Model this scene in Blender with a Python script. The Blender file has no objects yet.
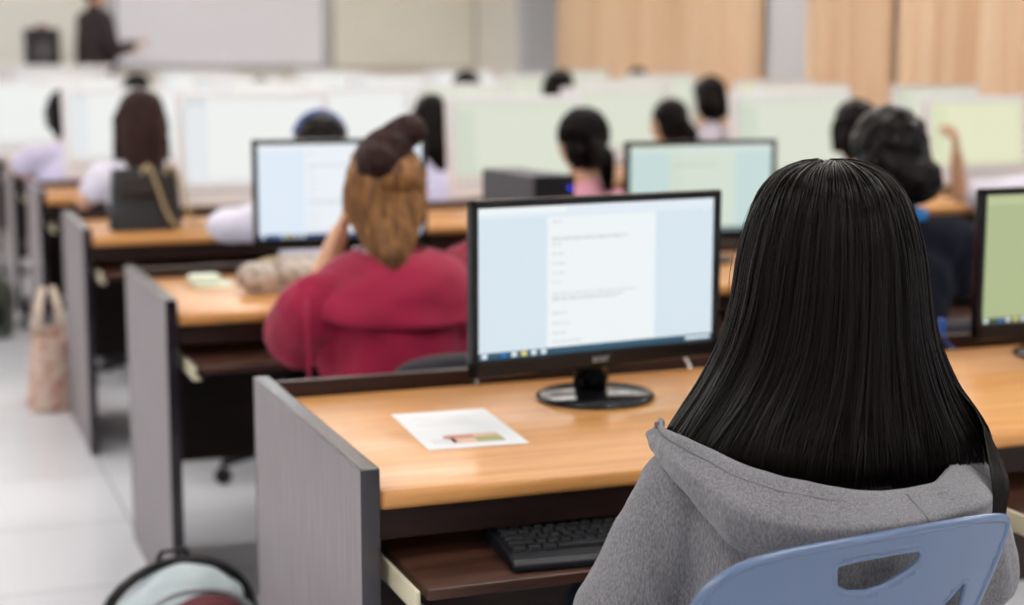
import bpy, bmesh, math, random
from mathutils import Vector, Matrix, noise
random.seed(7)
C = bpy.context.scene
COL = C.collection
PI = math.pi
SCR = bpy.data.scenes.new('scratch')     # workbench scene for baking remeshed shapes; removed at the end
def V(*a): return Vector(a)
def R(d): return math.radians(d)

# ------------------------------------------------------------------ camera
CAMH = 1.35
cam = bpy.data.cameras.new('camera')
cam.sensor_width = 36.0
cam.lens = 36.0 * 1634.5 / 1024.0
cam.clip_start = 0.05; cam.clip_end = 60
cam.dof.use_dof = True
cam.dof.focus_distance = 2.0
cam.dof.aperture_fstop = cam.lens / 1000.0 / 0.0205
cam_ob = bpy.data.objects.new('camera', cam); COL.objects.link(cam_ob)
cam_ob.location = (0, 0, CAMH)
cam_ob.rotation_euler = (R(90 - 8.45), 0, R(-20.69))
C.camera = cam_ob
C.view_settings.view_transform = 'Standard'
C.view_settings.look = 'None'
C.view_settings.gamma = 1.0
C.view_settings.use_curve_mapping = False
C.view_settings.exposure = 0.0
# ------------------------------------------------------------------ world
w = bpy.data.worlds.new('world'); C.world = w; w.use_nodes = True
w.node_tree.nodes['Background'].inputs[0].default_value = (.9, .95, 1, 1)
w.node_tree.nodes['Background'].inputs[1].default_value = 0.4
LAMP = 12.5      # strength of each ceiling fixture's diffuser

# ------------------------------------------------------------------ materials
def mat(name, col, rough=.5, metal=0, spec=.5, var=0, scale=20, stretch=(1, 1, 1), bump=0, bscale=None,
        emit=None, estr=1, col2=None, coat=0, sheen=0, alpha=None, detail=4, bstretch=None):
    m = bpy.data.materials.new(name); m.use_nodes = True
    nt = m.node_tree; N = nt.nodes; L = nt.links
    b = N['Principled BSDF']
    b.inputs['Base Color'].default_value = (*col, 1)
    b.inputs['Roughness'].default_value = rough
    b.inputs['Metallic'].default_value = metal
    b.inputs['Specular IOR Level'].default_value = spec
    if coat: b.inputs['Coat Weight'].default_value = coat; b.inputs['Coat Roughness'].default_value = .12
    if sheen: b.inputs['Sheen Weight'].default_value = sheen
    if emit: b.inputs['Emission Color'].default_value = (*emit, 1); b.inputs['Emission Strength'].default_value = estr
    tc = N.new('ShaderNodeTexCoord')
    def nz(sc, st, det):
        mp = N.new('ShaderNodeMapping'); mp.inputs['Scale'].default_value = st
        L.new(tc.outputs['Object'], mp.inputs['Vector'])
        n = N.new('ShaderNodeTexNoise'); n.inputs['Scale'].default_value = sc; n.inputs['Detail'].default_value = det
        L.new(mp.outputs[0], n.inputs['Vector']); return n
    if var or col2:
        n = nz(scale, stretch, detail)
        r = N.new('ShaderNodeValToRGB')
        c2 = col2 if col2 else tuple(min(1, c * (1 + var)) for c in col)
        c1 = col if col2 else tuple(c * (1 - var) for c in col)
        r.color_ramp.elements[0].position = .33; r.color_ramp.elements[0].color = (*c1, 1)
        r.color_ramp.elements[1].position = .67; r.color_ramp.elements[1].color = (*c2, 1)
        L.new(n.outputs['Fac'], r.inputs['Fac']); L.new(r.outputs[0], b.inputs['Base Color'])
    if bump:
        n2 = nz(bscale or scale, bstretch or stretch, 3)
        bp = N.new('ShaderNodeBump'); bp.inputs['Strength'].default_value = bump; bp.inputs['Distance'].default_value = .004
        L.new(n2.outputs['Fac'], bp.inputs['Height']); L.new(bp.outputs[0], b.inputs['Normal'])
    return m
def emis(name, col, s=1.0):
    # a lit display surface: emission with a thin glossy skin
    return mat(name, (.01, .01, .01), .35, emit=col, estr=s, spec=.3)
def srgb(r, g, b):
    f = lambda c: (c / 12.92 if c <= .04045 else ((c + .055) / 1.055) ** 2.4)
    return tuple(f(x / 255) for x in (r, g, b))

WOOD = mat('beech_laminate', srgb(209, 151, 87), .36, var=0, col2=srgb(192, 131, 70), scale=3, stretch=(1.2, 14, 14), coat=.12, bump=.02, bscale=30)
GREYLAM = mat('grey_woodgrain_laminate', srgb(131, 122, 125), .45, col2=srgb(115, 106, 109), scale=7, stretch=(16, 16, 1), spec=.4, bump=.03, bscale=60)
EDGE = mat('dark_edge_banding', srgb(34, 28, 36), .22, coat=.4)
DARKWOOD = mat('dark_brown_laminate', srgb(56, 36, 32), .4, spec=.3, col2=srgb(38, 24, 21), scale=4, stretch=(1, 10, 10))
TRAYM = mat('walnut_tray_laminate', srgb(84, 54, 42), .38, spec=.35, col2=srgb(58, 36, 28), scale=4, stretch=(1, 12, 12))
RAIL = mat('cream_metal', srgb(218, 208, 180), .35, metal=.3)
BLACKP = mat('black_plastic', (.006, .006, .007), .36, spec=.3)
BLACKG = mat('gloss_black_plastic', (.004, .004, .005), .16, spec=.3)
KEYM = mat('keycap_plastic', (.018, .019, .022), .3, spec=.35)
KEYB = mat('keyboard_body', (.008, .009, .012), .45, spec=.2)
WHITEP = mat('white_plastic', srgb(226, 226, 228), .35)
SILVER = mat('silver_plastic', srgb(170, 172, 176), .35, metal=.4)
CHROME = mat('chrome', (.7, .7, .7), .15, metal=1)
GOLD = mat('gold_chain', srgb(206, 184, 140), .35, metal=.6)
SKIN = mat('skin', srgb(205, 155, 122), .5, var=.04, scale=40)
HAIRB = mat('black_hair', (.0048, .0030, .0024), .27, spec=.11, bump=.2, bscale=160, bstretch=(1, 1, .05))
HAIRD = mat('dark_brown_hair', srgb(46, 26, 22), .55, spec=.15, var=.3, scale=60, bump=.3, bscale=90)
HAIRBL = mat('bleached_brown_hair', srgb(160, 112, 62), .42, spec=.3, col2=srgb(92, 56, 30), scale=70, stretch=(1, 1, .15))
HOOD = mat('grey_heather_knit', srgb(132, 130, 133), .92, col2=srgb(100, 98, 102), scale=480, stretch=(1, 1, .30), bump=.35, bscale=420, sheen=.15, detail=2, spec=.2)
MAROON = mat('maroon_fleece', srgb(154, 20, 60), .8, col2=srgb(132, 13, 47), scale=9, bump=.25, bscale=14, sheen=.1, spec=.25)
NAVY = mat('navy_cotton', srgb(18, 20, 30), .9, spec=.15, var=.1, scale=12)
WSHIRT = mat('white_school_shirt', srgb(222, 218, 232), .8, var=.03, scale=8, bump=.2, bscale=12)
LAVSHIRT = mat('lavender_shirt', srgb(206, 200, 226), .8, var=.04, scale=8)
PINKM = mat('pink_cotton', srgb(226, 158, 176), .85, var=.04, scale=10)
BLUECOL = mat('bright_blue_cloth', srgb(22, 120, 190), .7)
BLUEHAIRBAND = mat('blue_hairband_cloth', srgb(60, 90, 160), .7)
DARKCLOTH = mat('dark_suit_cloth', srgb(40, 26, 30), .8, var=.1)
DENIM = mat('dark_denim', srgb(34, 38, 54), .85, var=.1, scale=30)
CHAIRBLUE = mat('pale_blue_plastic', srgb(84, 103, 134), .25, coat=.3, bump=.02, bscale=120)
CHAIRBLK = mat('black_office_fabric', srgb(44, 43, 48), .7, bump=.1, bscale=200)
EYE = mat('eye_white', (.8, .8, .8), .2); IRIS = mat('iris', (.01, .006, .004), .1); LIP = mat('lips', srgb(180, 100, 95), .4)
SHOE = mat('black_shoe', (.02, .02, .02), .4)

# ------------------------------------------------------------------ object helpers
def link(name, me, parent=None):
    o = bpy.data.objects.new(name, me); COL.objects.link(o)
    if parent is not None: o.parent = parent
    return o
def tag(o, label, cat, group=None, kind=None):
    if label: o['label'] = label
    if cat: o['category'] = cat
    if group: o['group'] = group
    if kind: o['kind'] = kind
    return o
def thing(name, label, cat, loc=(0, 0, 0), rz=0, group=None):
    o = bpy.data.objects.new(name, None); COL.objects.link(o); o.empty_display_size = .05
    o.location = loc; o.rotation_euler = (0, 0, rz)
    return tag(o, label, cat, group)
def copy_tree(o, parent=None):
    c = o.copy(); COL.objects.link(c)
    if parent is not None: c.parent = parent
    for ch in list(o.children): copy_tree(ch, c)
    return c
class MB:
    def __init__(s): s.bm = bmesh.new()
    def box(s, x0, x1, y0, y1, z0, z1, bev=0, seg=2, M=None, mi=0):
        b = bmesh.new(); bmesh.ops.create_cube(b, size=1)
        for v in b.verts:
            v.co = V(x0 + (v.co.x + .5) * (x1 - x0), y0 + (v.co.y + .5) * (y1 - y0), z0 + (v.co.z + .5) * (z1 - z0))
        if bev: bmesh.ops.bevel(b, geom=list(b.edges), offset=bev, segments=seg, affect='EDGES', profile=.5)
        s.add(b, M, mi); return s
    def add(s, b, M=None, mi=0):
        if M is not None: bmesh.ops.transform(b, matrix=M, verts=b.verts)
        for f in b.faces: f.material_index = mi
        me = bpy.data.meshes.new('tmp'); b.to_mesh(me); b.free(); s.bm.from_mesh(me); bpy.data.meshes.remove(me)
    def ell(s, c, r, M=None, sub=2, mi=0):
        b = bmesh.new(); bmesh.ops.create_icosphere(b, subdivisions=sub, radius=1)
        r = (r, r, r) if isinstance(r, (int, float)) else r
        for v in b.verts: v.co = V(v.co.x * r[0], v.co.y * r[1], v.co.z * r[2])
        s.add(b, Matrix.Translation(V(*c)) @ (M or Matrix()), mi); return s
    def cone(s, p0, r0, p1, r1, seg=16, cap=True, mi=0):
        p0, p1 = V(*p0), V(*p1); d = p1 - p0; L = d.length
        if L < 1e-6: return s
        b = bmesh.new(); bmesh.ops.create_cone(b, cap_ends=cap, cap_tris=False, segments=seg, radius1=r0, radius2=r1, depth=L)
        s.add(b, Matrix.Translation((p0 + p1) / 2) @ d.to_track_quat('Z', 'Y').to_matrix().to_4x4(), mi); return s
    def cap(s, p0, r0, p1, r1, seg=16, sub=2):
        s.cone(p0, r0, p1, r1, seg); s.ell(p0, r0, sub=sub); s.ell(p1, r1, sub=sub); return s
    def tube(s, pts, rad, seg=8, closed=False, mi=0):
        pts = [V(*p) for p in pts]; n = len(pts)
        rr = rad if isinstance(rad, (list, tuple)) else [rad] * n
        rings = []; up = None
        for i, p in enumerate(pts):
            a = pts[i - 1] if (i > 0 or closed) else pts[i]
            c = pts[(i + 1) % n] if (i < n - 1 or closed) else pts[i]
            t = (c - a).normalized()
            if up is None: up = t.orthogonal().normalized()
            up = (up - t * up.dot(t)); up = up.normalized() if up.length > 1e-6 else t.orthogonal().normalized()
            sd = t.cross(up)
            rings.append([s.bm.verts.new(p + (up * math.cos(2 * PI * k / seg) + sd * math.sin(2 * PI * k / seg)) * rr[i]) for k in range(seg)])
        m = n if closed else n - 1
        for i in range(m):
            A, B = rings[i], rings[(i + 1) % n]
            for k in range(seg):
                f = s.bm.faces.new((A[k], A[(k + 1) % seg], B[(k + 1) % seg], B[k])); f.material_index = mi
        if not closed:
            s.bm.faces.new(rings[0][::-1]).material_index = mi; s.bm.faces.new(rings[-1]).material_index = mi
        return s
    def quad(s, pts, mi=0):
        f = s.bm.faces.new([s.bm.verts.new(V(*p)) for p in pts]); f.material_index = mi; return s
    def grid(s, fn, nu, nv, closeu=False, mi=0):
        g = [[s.bm.verts.new(V(*fn(i / (nu if closeu else nu - 1), j / (nv - 1)))) for j in range(nv)] for i in range(nu)]
        for i in range(nu if closeu else nu - 1):
            for j in range(nv - 1):
                k = (i + 1) % nu
                s.bm.faces.new((g[i][j], g[k][j], g[k][j + 1], g[i][j + 1])).material_index = mi
        return s
    def prism(s, poly, d0, d1, axis='y', mi=0):
        def P(a, b, d): return V(a, d, b) if axis == 'y' else (V(a, b, d) if axis == 'z' else V(d, a, b))
        A = [s.bm.verts.new(P(a, b, d0)) for a, b in poly]; B = [s.bm.verts.new(P(a, b, d1)) for a, b in poly]
        n = len(poly)
        s.bm.faces.new(A).material_index = mi; s.bm.faces.new(B[::-1]).material_index = mi
        for i in range(n): s.bm.faces.new((A[i], B[i], B[(i + 1) % n], A[(i + 1) % n])).material_index = mi
        return s
    def mesh(s, name, mats, smooth=False):
        bmesh.ops.recalc_face_normals(s.bm, faces=s.bm.faces)
        me = bpy.data.meshes.new(name); s.bm.to_mesh(me); s.bm.free()
        for m in (mats if isinstance(mats, (list, tuple)) else [mats]): me.materials.append(m)
        for p in me.polygons: p.use_smooth = smooth
        return me
    def build(s, name, mats, parent=None, smooth=False):
        return link(name, s.mesh(name, mats, smooth), parent)
    def remesh(s, name, mats, voxel, it=4, parent=None, extra=None, disp=0, dscale=10, sub=0):
        me = bpy.data.meshes.new('tmp'); s.bm.to_mesh(me); s.bm.free()
        o = bpy.data.objects.new('tmp', me); SCR.collection.objects.link(o)
        m = o.modifiers.new('r', 'REMESH'); m.mode = 'VOXEL'; m.voxel_size = voxel
        sm = o.modifiers.new('s', 'SMOOTH'); sm.iterations = it; sm.factor = .6
        with bpy.context.temp_override(scene=SCR, view_layer=SCR.view_layers[0]):
            dg = bpy.context.evaluated_depsgraph_get(); dg.update()
            out = bpy.data.meshes.new_from_object(o.evaluated_get(dg))
        bpy.data.objects.remove(o); bpy.data.meshes.remove(me)
        out.name = name
        if disp:
            for v in out.vertices:
                n_ = noise.noise(v.co * dscale)
                v.co += v.normal * disp * n_
        if extra is not None:
            b = bmesh.new(); b.from_mesh(out); t = bpy.data.meshes.new('t'); extra.bm.to_mesh(t); extra.bm.free(); b.from_mesh(t)
            b.to_mesh(out); b.free(); bpy.data.meshes.remove(t)
        out.materials.clear()
        for q in (mats if isinstance(mats, (list, tuple)) else [mats]): out.materials.append(q)
        for p in out.polygons: p.use_smooth = True; p.material_index = 0
        return link(name, out, parent)
def solidify(o, t, off=-1):
    m = o.modifiers.new('thick', 'SOLIDIFY'); m.thickness = t; m.offset = off; return o
def subsurf(o, n=1):
    m = o.modifiers.new('sub', 'SUBSURF'); m.levels = n; m.render_levels = n; return o
def lerp(a, b, t): return a + (b - a) * t
def interp(tab, t):
    # tab: [(t, v...)], smooth catmull-ish (linear with smoothstep-free) interpolation
    n = len(tab)
    if t <= tab[0][0]: return tab[0][1:]
    for i in range(n - 1):
        a, b = tab[i], tab[i + 1]
        if t <= b[0]:
            u = (t - a[0]) / (b[0] - a[0])
            p0 = tab[i - 1] if i > 0 else a; p3 = tab[i + 2] if i + 2 < n else b
            out = []
            for k in range(1, len(a)):
                m1 = (b[k] - p0[k]) / max(b[0] - p0[0], 1e-9) * (b[0] - a[0]); m2 = (p3[k] - a[k]) / max(p3[0] - a[0], 1e-9) * (b[0] - a[0])
                u2, u3 = u * u, u * u * u
                out.append((2 * u3 - 3 * u2 + 1) * a[k] + (u3 - 2 * u2 + u) * m1 + (-2 * u3 + 3 * u2) * b[k] + (u3 - u2) * m2)
            return tuple(out)
    return tab[-1][1:]

# ------------------------------------------------------------------ room shell
XL, XR, YB, YF, ZC = -2.2, 6.30, 15.5, -2.6, 3.0
def struct(name, mb, m, smooth=False):
    o = mb.build(name, m, None, smooth); o['kind'] = 'structure'; return o
def tile_mat():
    m = bpy.data.materials.new('white_floor_tiles'); m.use_nodes = True
    N = m.node_tree.nodes; L = m.node_tree.links; b = N['Principled BSDF']
    tc = N.new('ShaderNodeTexCoord'); br = N.new('ShaderNodeTexBrick')
    br.offset = 0; br.inputs['Scale'].default_value = 1; br.inputs['Brick Width'].default_value = .6; br.inputs['Row Height'].default_value = .6
    br.inputs['Mortar Size'].default_value = .004; br.inputs['Mortar Smooth'].default_value = .2
    br.inputs['Color1'].default_value = (*srgb(226, 227, 231), 1); br.inputs['Color2'].default_value = (*srgb(219, 220, 225), 1)
    br.inputs['Mortar'].default_value = (*srgb(176, 176, 180), 1)
    L.new(tc.outputs['Object'], br.inputs['Vector']); L.new(br.outputs['Color'], b.inputs['Base Color'])
    n = N.new('ShaderNodeTexNoise'); n.inputs['Scale'].default_value = 3
    r = N.new('ShaderNodeMapRange'); r.inputs[3].default_value = .12; r.inputs[4].default_value = .28
    L.new(tc.outputs['Object'], n.inputs['Vector']); L.new(n.outputs['Fac'], r.inputs[0]); L.new(r.outputs[0], b.inputs['Roughness'])
    return m
WALL = mat('cream_paint', srgb(238, 237, 229), .8, var=.015, scale=2)
WALLW = mat('white_paint', srgb(236, 236, 238), .8, var=.01, scale=2)
GREYP = mat('grey_paint', srgb(204, 207, 213), .7, var=.02, scale=3)
CEIL = mat('white_ceiling_board', srgb(240, 240, 240), .85, var=.01, scale=4)
struct('floor', MB().box(XL - .1, XR + .1, YF - .1, YB + .1, -.1, 0), tile_mat())
struct('ceiling', MB().box(XL - .1, XR + .1, YF - .1, YB + .1, ZC, ZC + .1), CEIL)
struct('wall_back', MB().box(XL - .1, XR + .1, YB, YB + .12, 0, ZC), WALL)
struct('wall_left', MB().box(XL - .12, XL, YF, YB, 0, ZC), WALLW)
struct('wall_right', MB().box(XR, XR + .12, YF, YB, 0, ZC), GREYP)
struct('wall_front', MB().box(XL - .1, XR + .1, YF - .12, YF, 0, ZC), WALLW)
struct('trim_1', MB().box(5.91, XR, YB - .18, YB, 0, ZC, .008), GREYP)                      # grey pilaster in the far corner
struct('trim_2', MB().box(XR - .10, XR, 10.42, 10.98, 0, ZC, .008), mat('pale_grey_paint', srgb(206, 208, 214), .7))   # pilaster between the curtains
struct('trim_3', MB().box(1.78, 1.90, YB - .05, YB, 0, ZC, .006), mat('panel_joint_grey', srgb(176, 178, 182), .7))
struct('baseboard_left', MB().box(XL, XL + .015, YF, YB, 0, .09, .003), GREYP)
struct('baseboard_back', MB().box(XL, XR, YB - .015, YB, 0, .09, .003), GREYP)
struct('trim_4', MB().box(XL, 4.6, 13.95, YB, 0, .28, .01), mat('platform_laminate', srgb(160, 140, 120), .5, var=.05))  # teacher's platform
# ceiling fixtures
fm = mat('white_enamel', (.8, .8, .8), .4)
dm = mat('lit_diffuser', (.8, .8, .8), .5, emit=(1, .985, .95), estr=LAMP)
proto = None
for i, x in enumerate((-.9, 1.9, 4.5)):
    for j in range(7):
        if proto is None:
            proto = thing('ceiling_light', 'white recessed fluorescent panel in the ceiling over the desks', 'ceiling light', (x, -1.2, ZC), 0, 'ceiling panels')
            f = MB(); f.box(-.62, .62, -.32, -.28, -.03, -.001, .004).box(-.62, .62, .28, .32, -.03, -.001, .004)
            f.box(-.62, -.58, -.28, .28, -.03, -.001, .004).box(.58, .62, -.28, .28, -.03, -.001, .004); f.build('frame', fm, proto)
            MB().box(-.575, .575, -.275, .275, -.02, -.008).build('diffuser', dm, proto); o = proto
        else: o = copy_tree(proto)
        o.location = (x, -1.2 + j * 2.45, ZC)

# whiteboard on the far wall
wb = thing('whiteboard', 'large pale projection whiteboard with grey frame on the far wall behind the teacher', 'whiteboard', (3.0, YB - .03, 1.27))
MB().box(-1.02, .90, -.012, .025, .03, 1.35).build('board', mat('lavender_white_enamel', srgb(238, 239, 248), .4), wb)
f = MB(); f.box(-1.06, .96, -.02, .028, 0, .035, .004).box(-1.06, .96, -.02, .028, 1.34, 1.38, .004)
f.box(-1.06, -1.02, -.02, .028, .03, 1.35, .004).box(.90, .96, -.02, .028, .03, 1.35, .004)
f.build('frame', mat('aluminium_frame', srgb(184, 188, 196), .4, metal=.3), wb)
pb = thing('notice_board', 'plain cream pinboard on the far wall right of the whiteboard', 'board', (4.72, YB - .02, 1.25))
MB().box(-.7, .72, -.008, .018, .03, 1.4, .004).build('board', mat('cream_board', srgb(230, 229, 216), .75, var=.02, scale=3), pb)
f = MB(); f.box(-.73, .75, -.014, .02, 0, .03, .003).box(-.73, -.70, -.014, .02, .03, 1.4, .003).box(.72, .75, -.014, .02, .03, 1.4, .003)
f.box(-.73, .75, -.014, .02, 1.4, 1.43, .003)
f.build('frame', mat('beige_frame', srgb(190, 186, 172), .5), pb)

# curtains on the right wall
CURT = mat('tan_curtain_fabric', srgb(240, 214, 184), .8, spec=.2, col2=srgb(228, 196, 162), scale=2.5, stretch=(1, 4, .2), bump=.1, bscale=120)
def curtain(y0, y1, label, seed, lam):
    c = thing('curtain', label, 'curtain', (XR - .155, (y0 + y1) / 2, 0), 0, 'pleated tan curtains')
    rnd = random.Random(seed); n = int((y1 - y0) / .016)
    ph = 0; xs = []
    for i in range(n + 1):
        ph += 2 * PI * .016 / (lam * (.75 + .6 * (.5 + .5 * noise.noise(V(i * .02, seed, 0)))))
        a = .075 + .05 * noise.noise(V(i * .03, seed + 5, 1))
        xs.append(a * math.sin(ph))
    mb = MB()
    mb.grid(lambda u, v: (xs[min(n, int(round(u * n)))] * (.75 + .5 * v), lerp(y0, y1, u) - (y0 + y1) / 2, lerp(2.72, .05, v)), n + 1, 8)
    solidify(mb.build('fabric', CURT, c, True), .004, 0)
    r = MB(); r.cap((0, y0 - (y0 + y1) / 2 - .01, 2.74), .014, (0, y1 - (y0 + y1) / 2 + .01, 2.74), .014); r.build('rod', SILVER, c, True)
curtain(11.03, 14.95, 'tan pleated curtain on the right wall nearest the far corner', 1, .19)
curtain(9.30, 10.36, 'tan pleated curtain just right of the pale pillar on the right wall', 2, .24)
curtain(5.6, 9.25, 'tan pleated curtain at the right edge of the photo behind the monitors', 3, .26)

# ------------------------------------------------------------------ desks
ROWY = [2.86, 4.585, 6.36, 8.10, 9.75, 11.35, 12.9]
X0, PITCH, DD = .585, 1.035, .715
ROWN = ['nearest row', 'second nearest row', 'third nearest row', 'fourth nearest row', 'fifth nearest row', 'second farthest row', 'farthest row']
SEATN = ['at the aisle end of the ', 'second from the aisle in the ', 'middle of five in the ', 'fourth from the aisle in the ', 'by the curtained wall in the ']
def make_desk(PITCH):
    d = thing('computer_desk', '', 'desk')
    p = MB().box(0, .026, -DD, 0, 0, .783, .001, 1).build('side_panel', GREYLAM, d)
    e = MB(); e.box(-.001, .027, -DD - .003, .003, .781, .787, .002).box(-.001, .027, -DD - .003, -DD + .001, .0, .784, .001).box(-.001, .027, -.001, .003, 0, .784, .001)
    e.build('edge_band', EDGE, p)
    MB().box(.028, PITCH - .001, -DD + .002, -.024, .722, .75, .009, 3).build('desktop', WOOD, d, True)
    MB().box(.028, PITCH - .001, -.022, -.002, .22, .778, .002).build('back_panel', DARKWOOD, d)
    MB().box(.028, PITCH - .001, -DD + .03, -DD + .05, .672, .721, .002).build('apron', DARKWOOD, d)
    t = MB().box(.060, PITCH - .035, -DD - .115, -DD + .34, .625, .641, .003).build('keyboard_tray', TRAYM, d)
    for s in (0, 1):
        x = .040 if s == 0 else PITCH - .034
        r = MB(); r.box(x, x + .007, -DD - .125, -DD + .36, .612, .644, .002).box(x, x + .018, -DD - .125, -DD + .36, .612, .616, .001)
        r.build('slide_rail', RAIL, t)
    return d
nseat = [2, 4, 5, 5, 5, 5, 5]
for r, Y in enumerate(ROWY):
    if r in (0, 2): PITCH = 1.0 if r == 0 else 1.08
    for s in range(nseat[r]):
        if s == 0 and r in (0, 2): dproto = d = make_desk(PITCH)
        else: d = copy_tree(dproto)
        d.location = (X0 + s * PITCH, Y, 0)
        d['label'] = 'beech-topped computer desk, ' + SEATN[s] + ROWN[r]
        d['group'] = 'computer desks in rows'
    if nseat[r] == 5:
        p = thing('end_panel', 'grey desk end panel beside the curtained wall, ' + ROWN[r], 'panel', (X0 + 5 * PITCH, Y, 0), 0, 'row end panels')
        MB().box(0, .026, -DD, 0, 0, .783, .001, 1).build('board', GREYLAM, p)
        MB().box(-.001, .027, -DD - .003, .003, .781, .787, .002).build('edge_band', EDGE, p)

# ------------------------------------------------------------------ black monitors
def scr_mat(n, c, s=1.0): return emis(n, srgb(*c), s)
def screen_mesh(parent, W, H, z0, y, scheme, name='screen'):
    bgL, page, bar, task = scheme
    ms = [scr_mat('lit_bg', bgL), scr_mat('lit_page', page), scr_mat('lit_text', tuple(int(c * .89) for c in page)), scr_mat('lit_bar', bar), scr_mat('lit_task', task),
          scr_mat('lit_icon_blue', (20, 110, 190)), scr_mat('lit_icon_white', (220, 232, 235)), scr_mat('lit_icon_yellow', (226, 214, 120))]
    m = MB()
    def q(x0, x1, a, b, mi, k):   # fractions of the screen; thin layers
        yy = y - .0002 * k
        m.quad([(-W / 2 + x0 * W, yy, z0 + a * H), (-W / 2 + x1 * W, yy, z0 + a * H), (-W / 2 + x1 * W, yy, z0 + b * H), (-W / 2 + x0 * W, yy, z0 + b * H)], mi)
    q(0, 1, 0, 1, 0, 0); q(0, 1, .93, 1, 3, 1); q(0, .36, .955, 1, 1, 2)
    q(.28, .74, .05, .925, 1, 1); q(0, 1, 0, .045, 4, 1)
    q(.955, .967, .905, .925, 3, 3)
    for a, x1 in ((.885, .34), (.775, .62), (.765, .60), (.735, .34), (.67, .35), (.605, .36), (.54, .35), (.48, .34), (.40, .66), (.375, .60), (.36, .58), (.27, .36), (.20, .37), (.135, .36), (.075, .43)):
        x = .30
        while x < x1:
            L_ = random.uniform(.012, .04); q(x, min(x + L_, x1), a, a + .012, 2, 2); x += L_ + .006
    for k in range(7): q(.015 + .04 * k, .037 + .04 * k, .008, .040, (6, 4, 5, 6, 7, 6, 6)[k], 2)
    q(.88, .99, .012, .034, 3, 2)
    return m.build(name, ms, parent)
def black_monitor(label, loc, rz, scheme, W=.48, H=.285, ztop=.345, logo=False, tilt=0):
    t = thing('monitor', label, 'monitor', loc, rz, 'black-framed monitors')
    z0 = ztop - H
    f = MB(); b = .014; bb = .030
    f.box(-W / 2, W / 2, -.008, .012, z0, z0 + bb, .003).box(-W / 2, W / 2, -.008, .012, ztop - b, ztop, .003)
    f.box(-W / 2, -W / 2 + b, -.008, .012, z0, ztop, .003).box(W / 2 - b, W / 2, -.008, .012, z0, ztop, .003)
    f.box(-W / 2 + .004, W / 2 - .004, -.001, .018, z0 + .004, ztop - .004, .002)
    f.box(-W / 2 + .05, W / 2 - .05, .016, .042, z0 + .03, ztop - .05, .012)
    bz = f.build('casing', BLACKG, t)
    screen_mesh(t, W - 2 * b, H - b - bb, z0 + bb, -.0015, scheme)
    s = MB(); s.cone((0, .028, .012), .030, (0, .026, z0 + .06), .022, 20); s.box(-.035, .035, .018, .034, z0 - .035, z0 + .09, .006)
    s.build('neck', BLACKG, t, True)
    s = MB(); s.bm.verts.ensure_lookup_table()
    prof = [(.105, .002), (.105, .006), (.098, .010), (.04, .015), (.0, .016)]
    s.grid(lambda u, v: ((lambda pr: (pr[0] * math.cos(2 * PI * u) * 1.02, .01 + pr[0] * math.sin(2 * PI * u) * .98, pr[1]))(prof[int(round(v * 4))])), 40, 5, True)
    s.cone((0, .01, 0), .103, (0, .01, .004), .104, 40)
    s.build('base', BLACKG, t, True)
    if logo:
        cu = bpy.data.curves.new('logo', 'FONT'); cu.body = 'acer'; cu.size = .02; cu.extrude = .0003; cu.align_x = 'CENTER'
        o = bpy.data.objects.new('tmp', cu); COL.objects.link(o)
        dg = bpy.context.evaluated_depsgraph_get(); dg.update()
        me = bpy.data.meshes.new_from_object(o.evaluated_get(dg)); bpy.data.objects.remove(o)
        me.transform(Matrix.Translation((0, -.0085, z0 + .010)) @ Matrix.Rotation(PI / 2, 4, 'X'))
        me.materials.clear(); me.materials.append(SILVER)
        link('logo', me, t)
    return t
black_monitor('black-framed monitor showing a document page on the nearest desk, left of the grey-hooded girl', (1.156, 2.625, .751), R(7.5),
              ((214, 228, 238), (236, 242, 244), (224, 234, 242), (40, 82, 104)), W=.512, H=.305, ztop=.364, logo=True)
black_monitor('black-framed monitor with yellowish-green screen at the right edge of the photo', (2.225, 2.67, .751), R(2),
              ((172, 184, 138), (182, 192, 146), (190, 198, 156), (60, 74, 60)), W=.485, H=.30, ztop=.350)
black_monitor('black-framed monitor with bluish-white screen left of the girl in the maroon hoodie', (1.145, 4.36, .751), R(-3),
              ((222, 234, 246), (234, 240, 246), (232, 238, 244), (34, 64, 110)), W=.485, H=.30, ztop=.386)
black_monitor('black-framed monitor with pale mint screen behind the nearest monitor and the long-haired girl', (2.25, 4.36, .751), R(0),
              ((196, 218, 214), (210, 222, 208), (214, 226, 220), (120, 140, 140)), W=.50, H=.30, ztop=.362)

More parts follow.
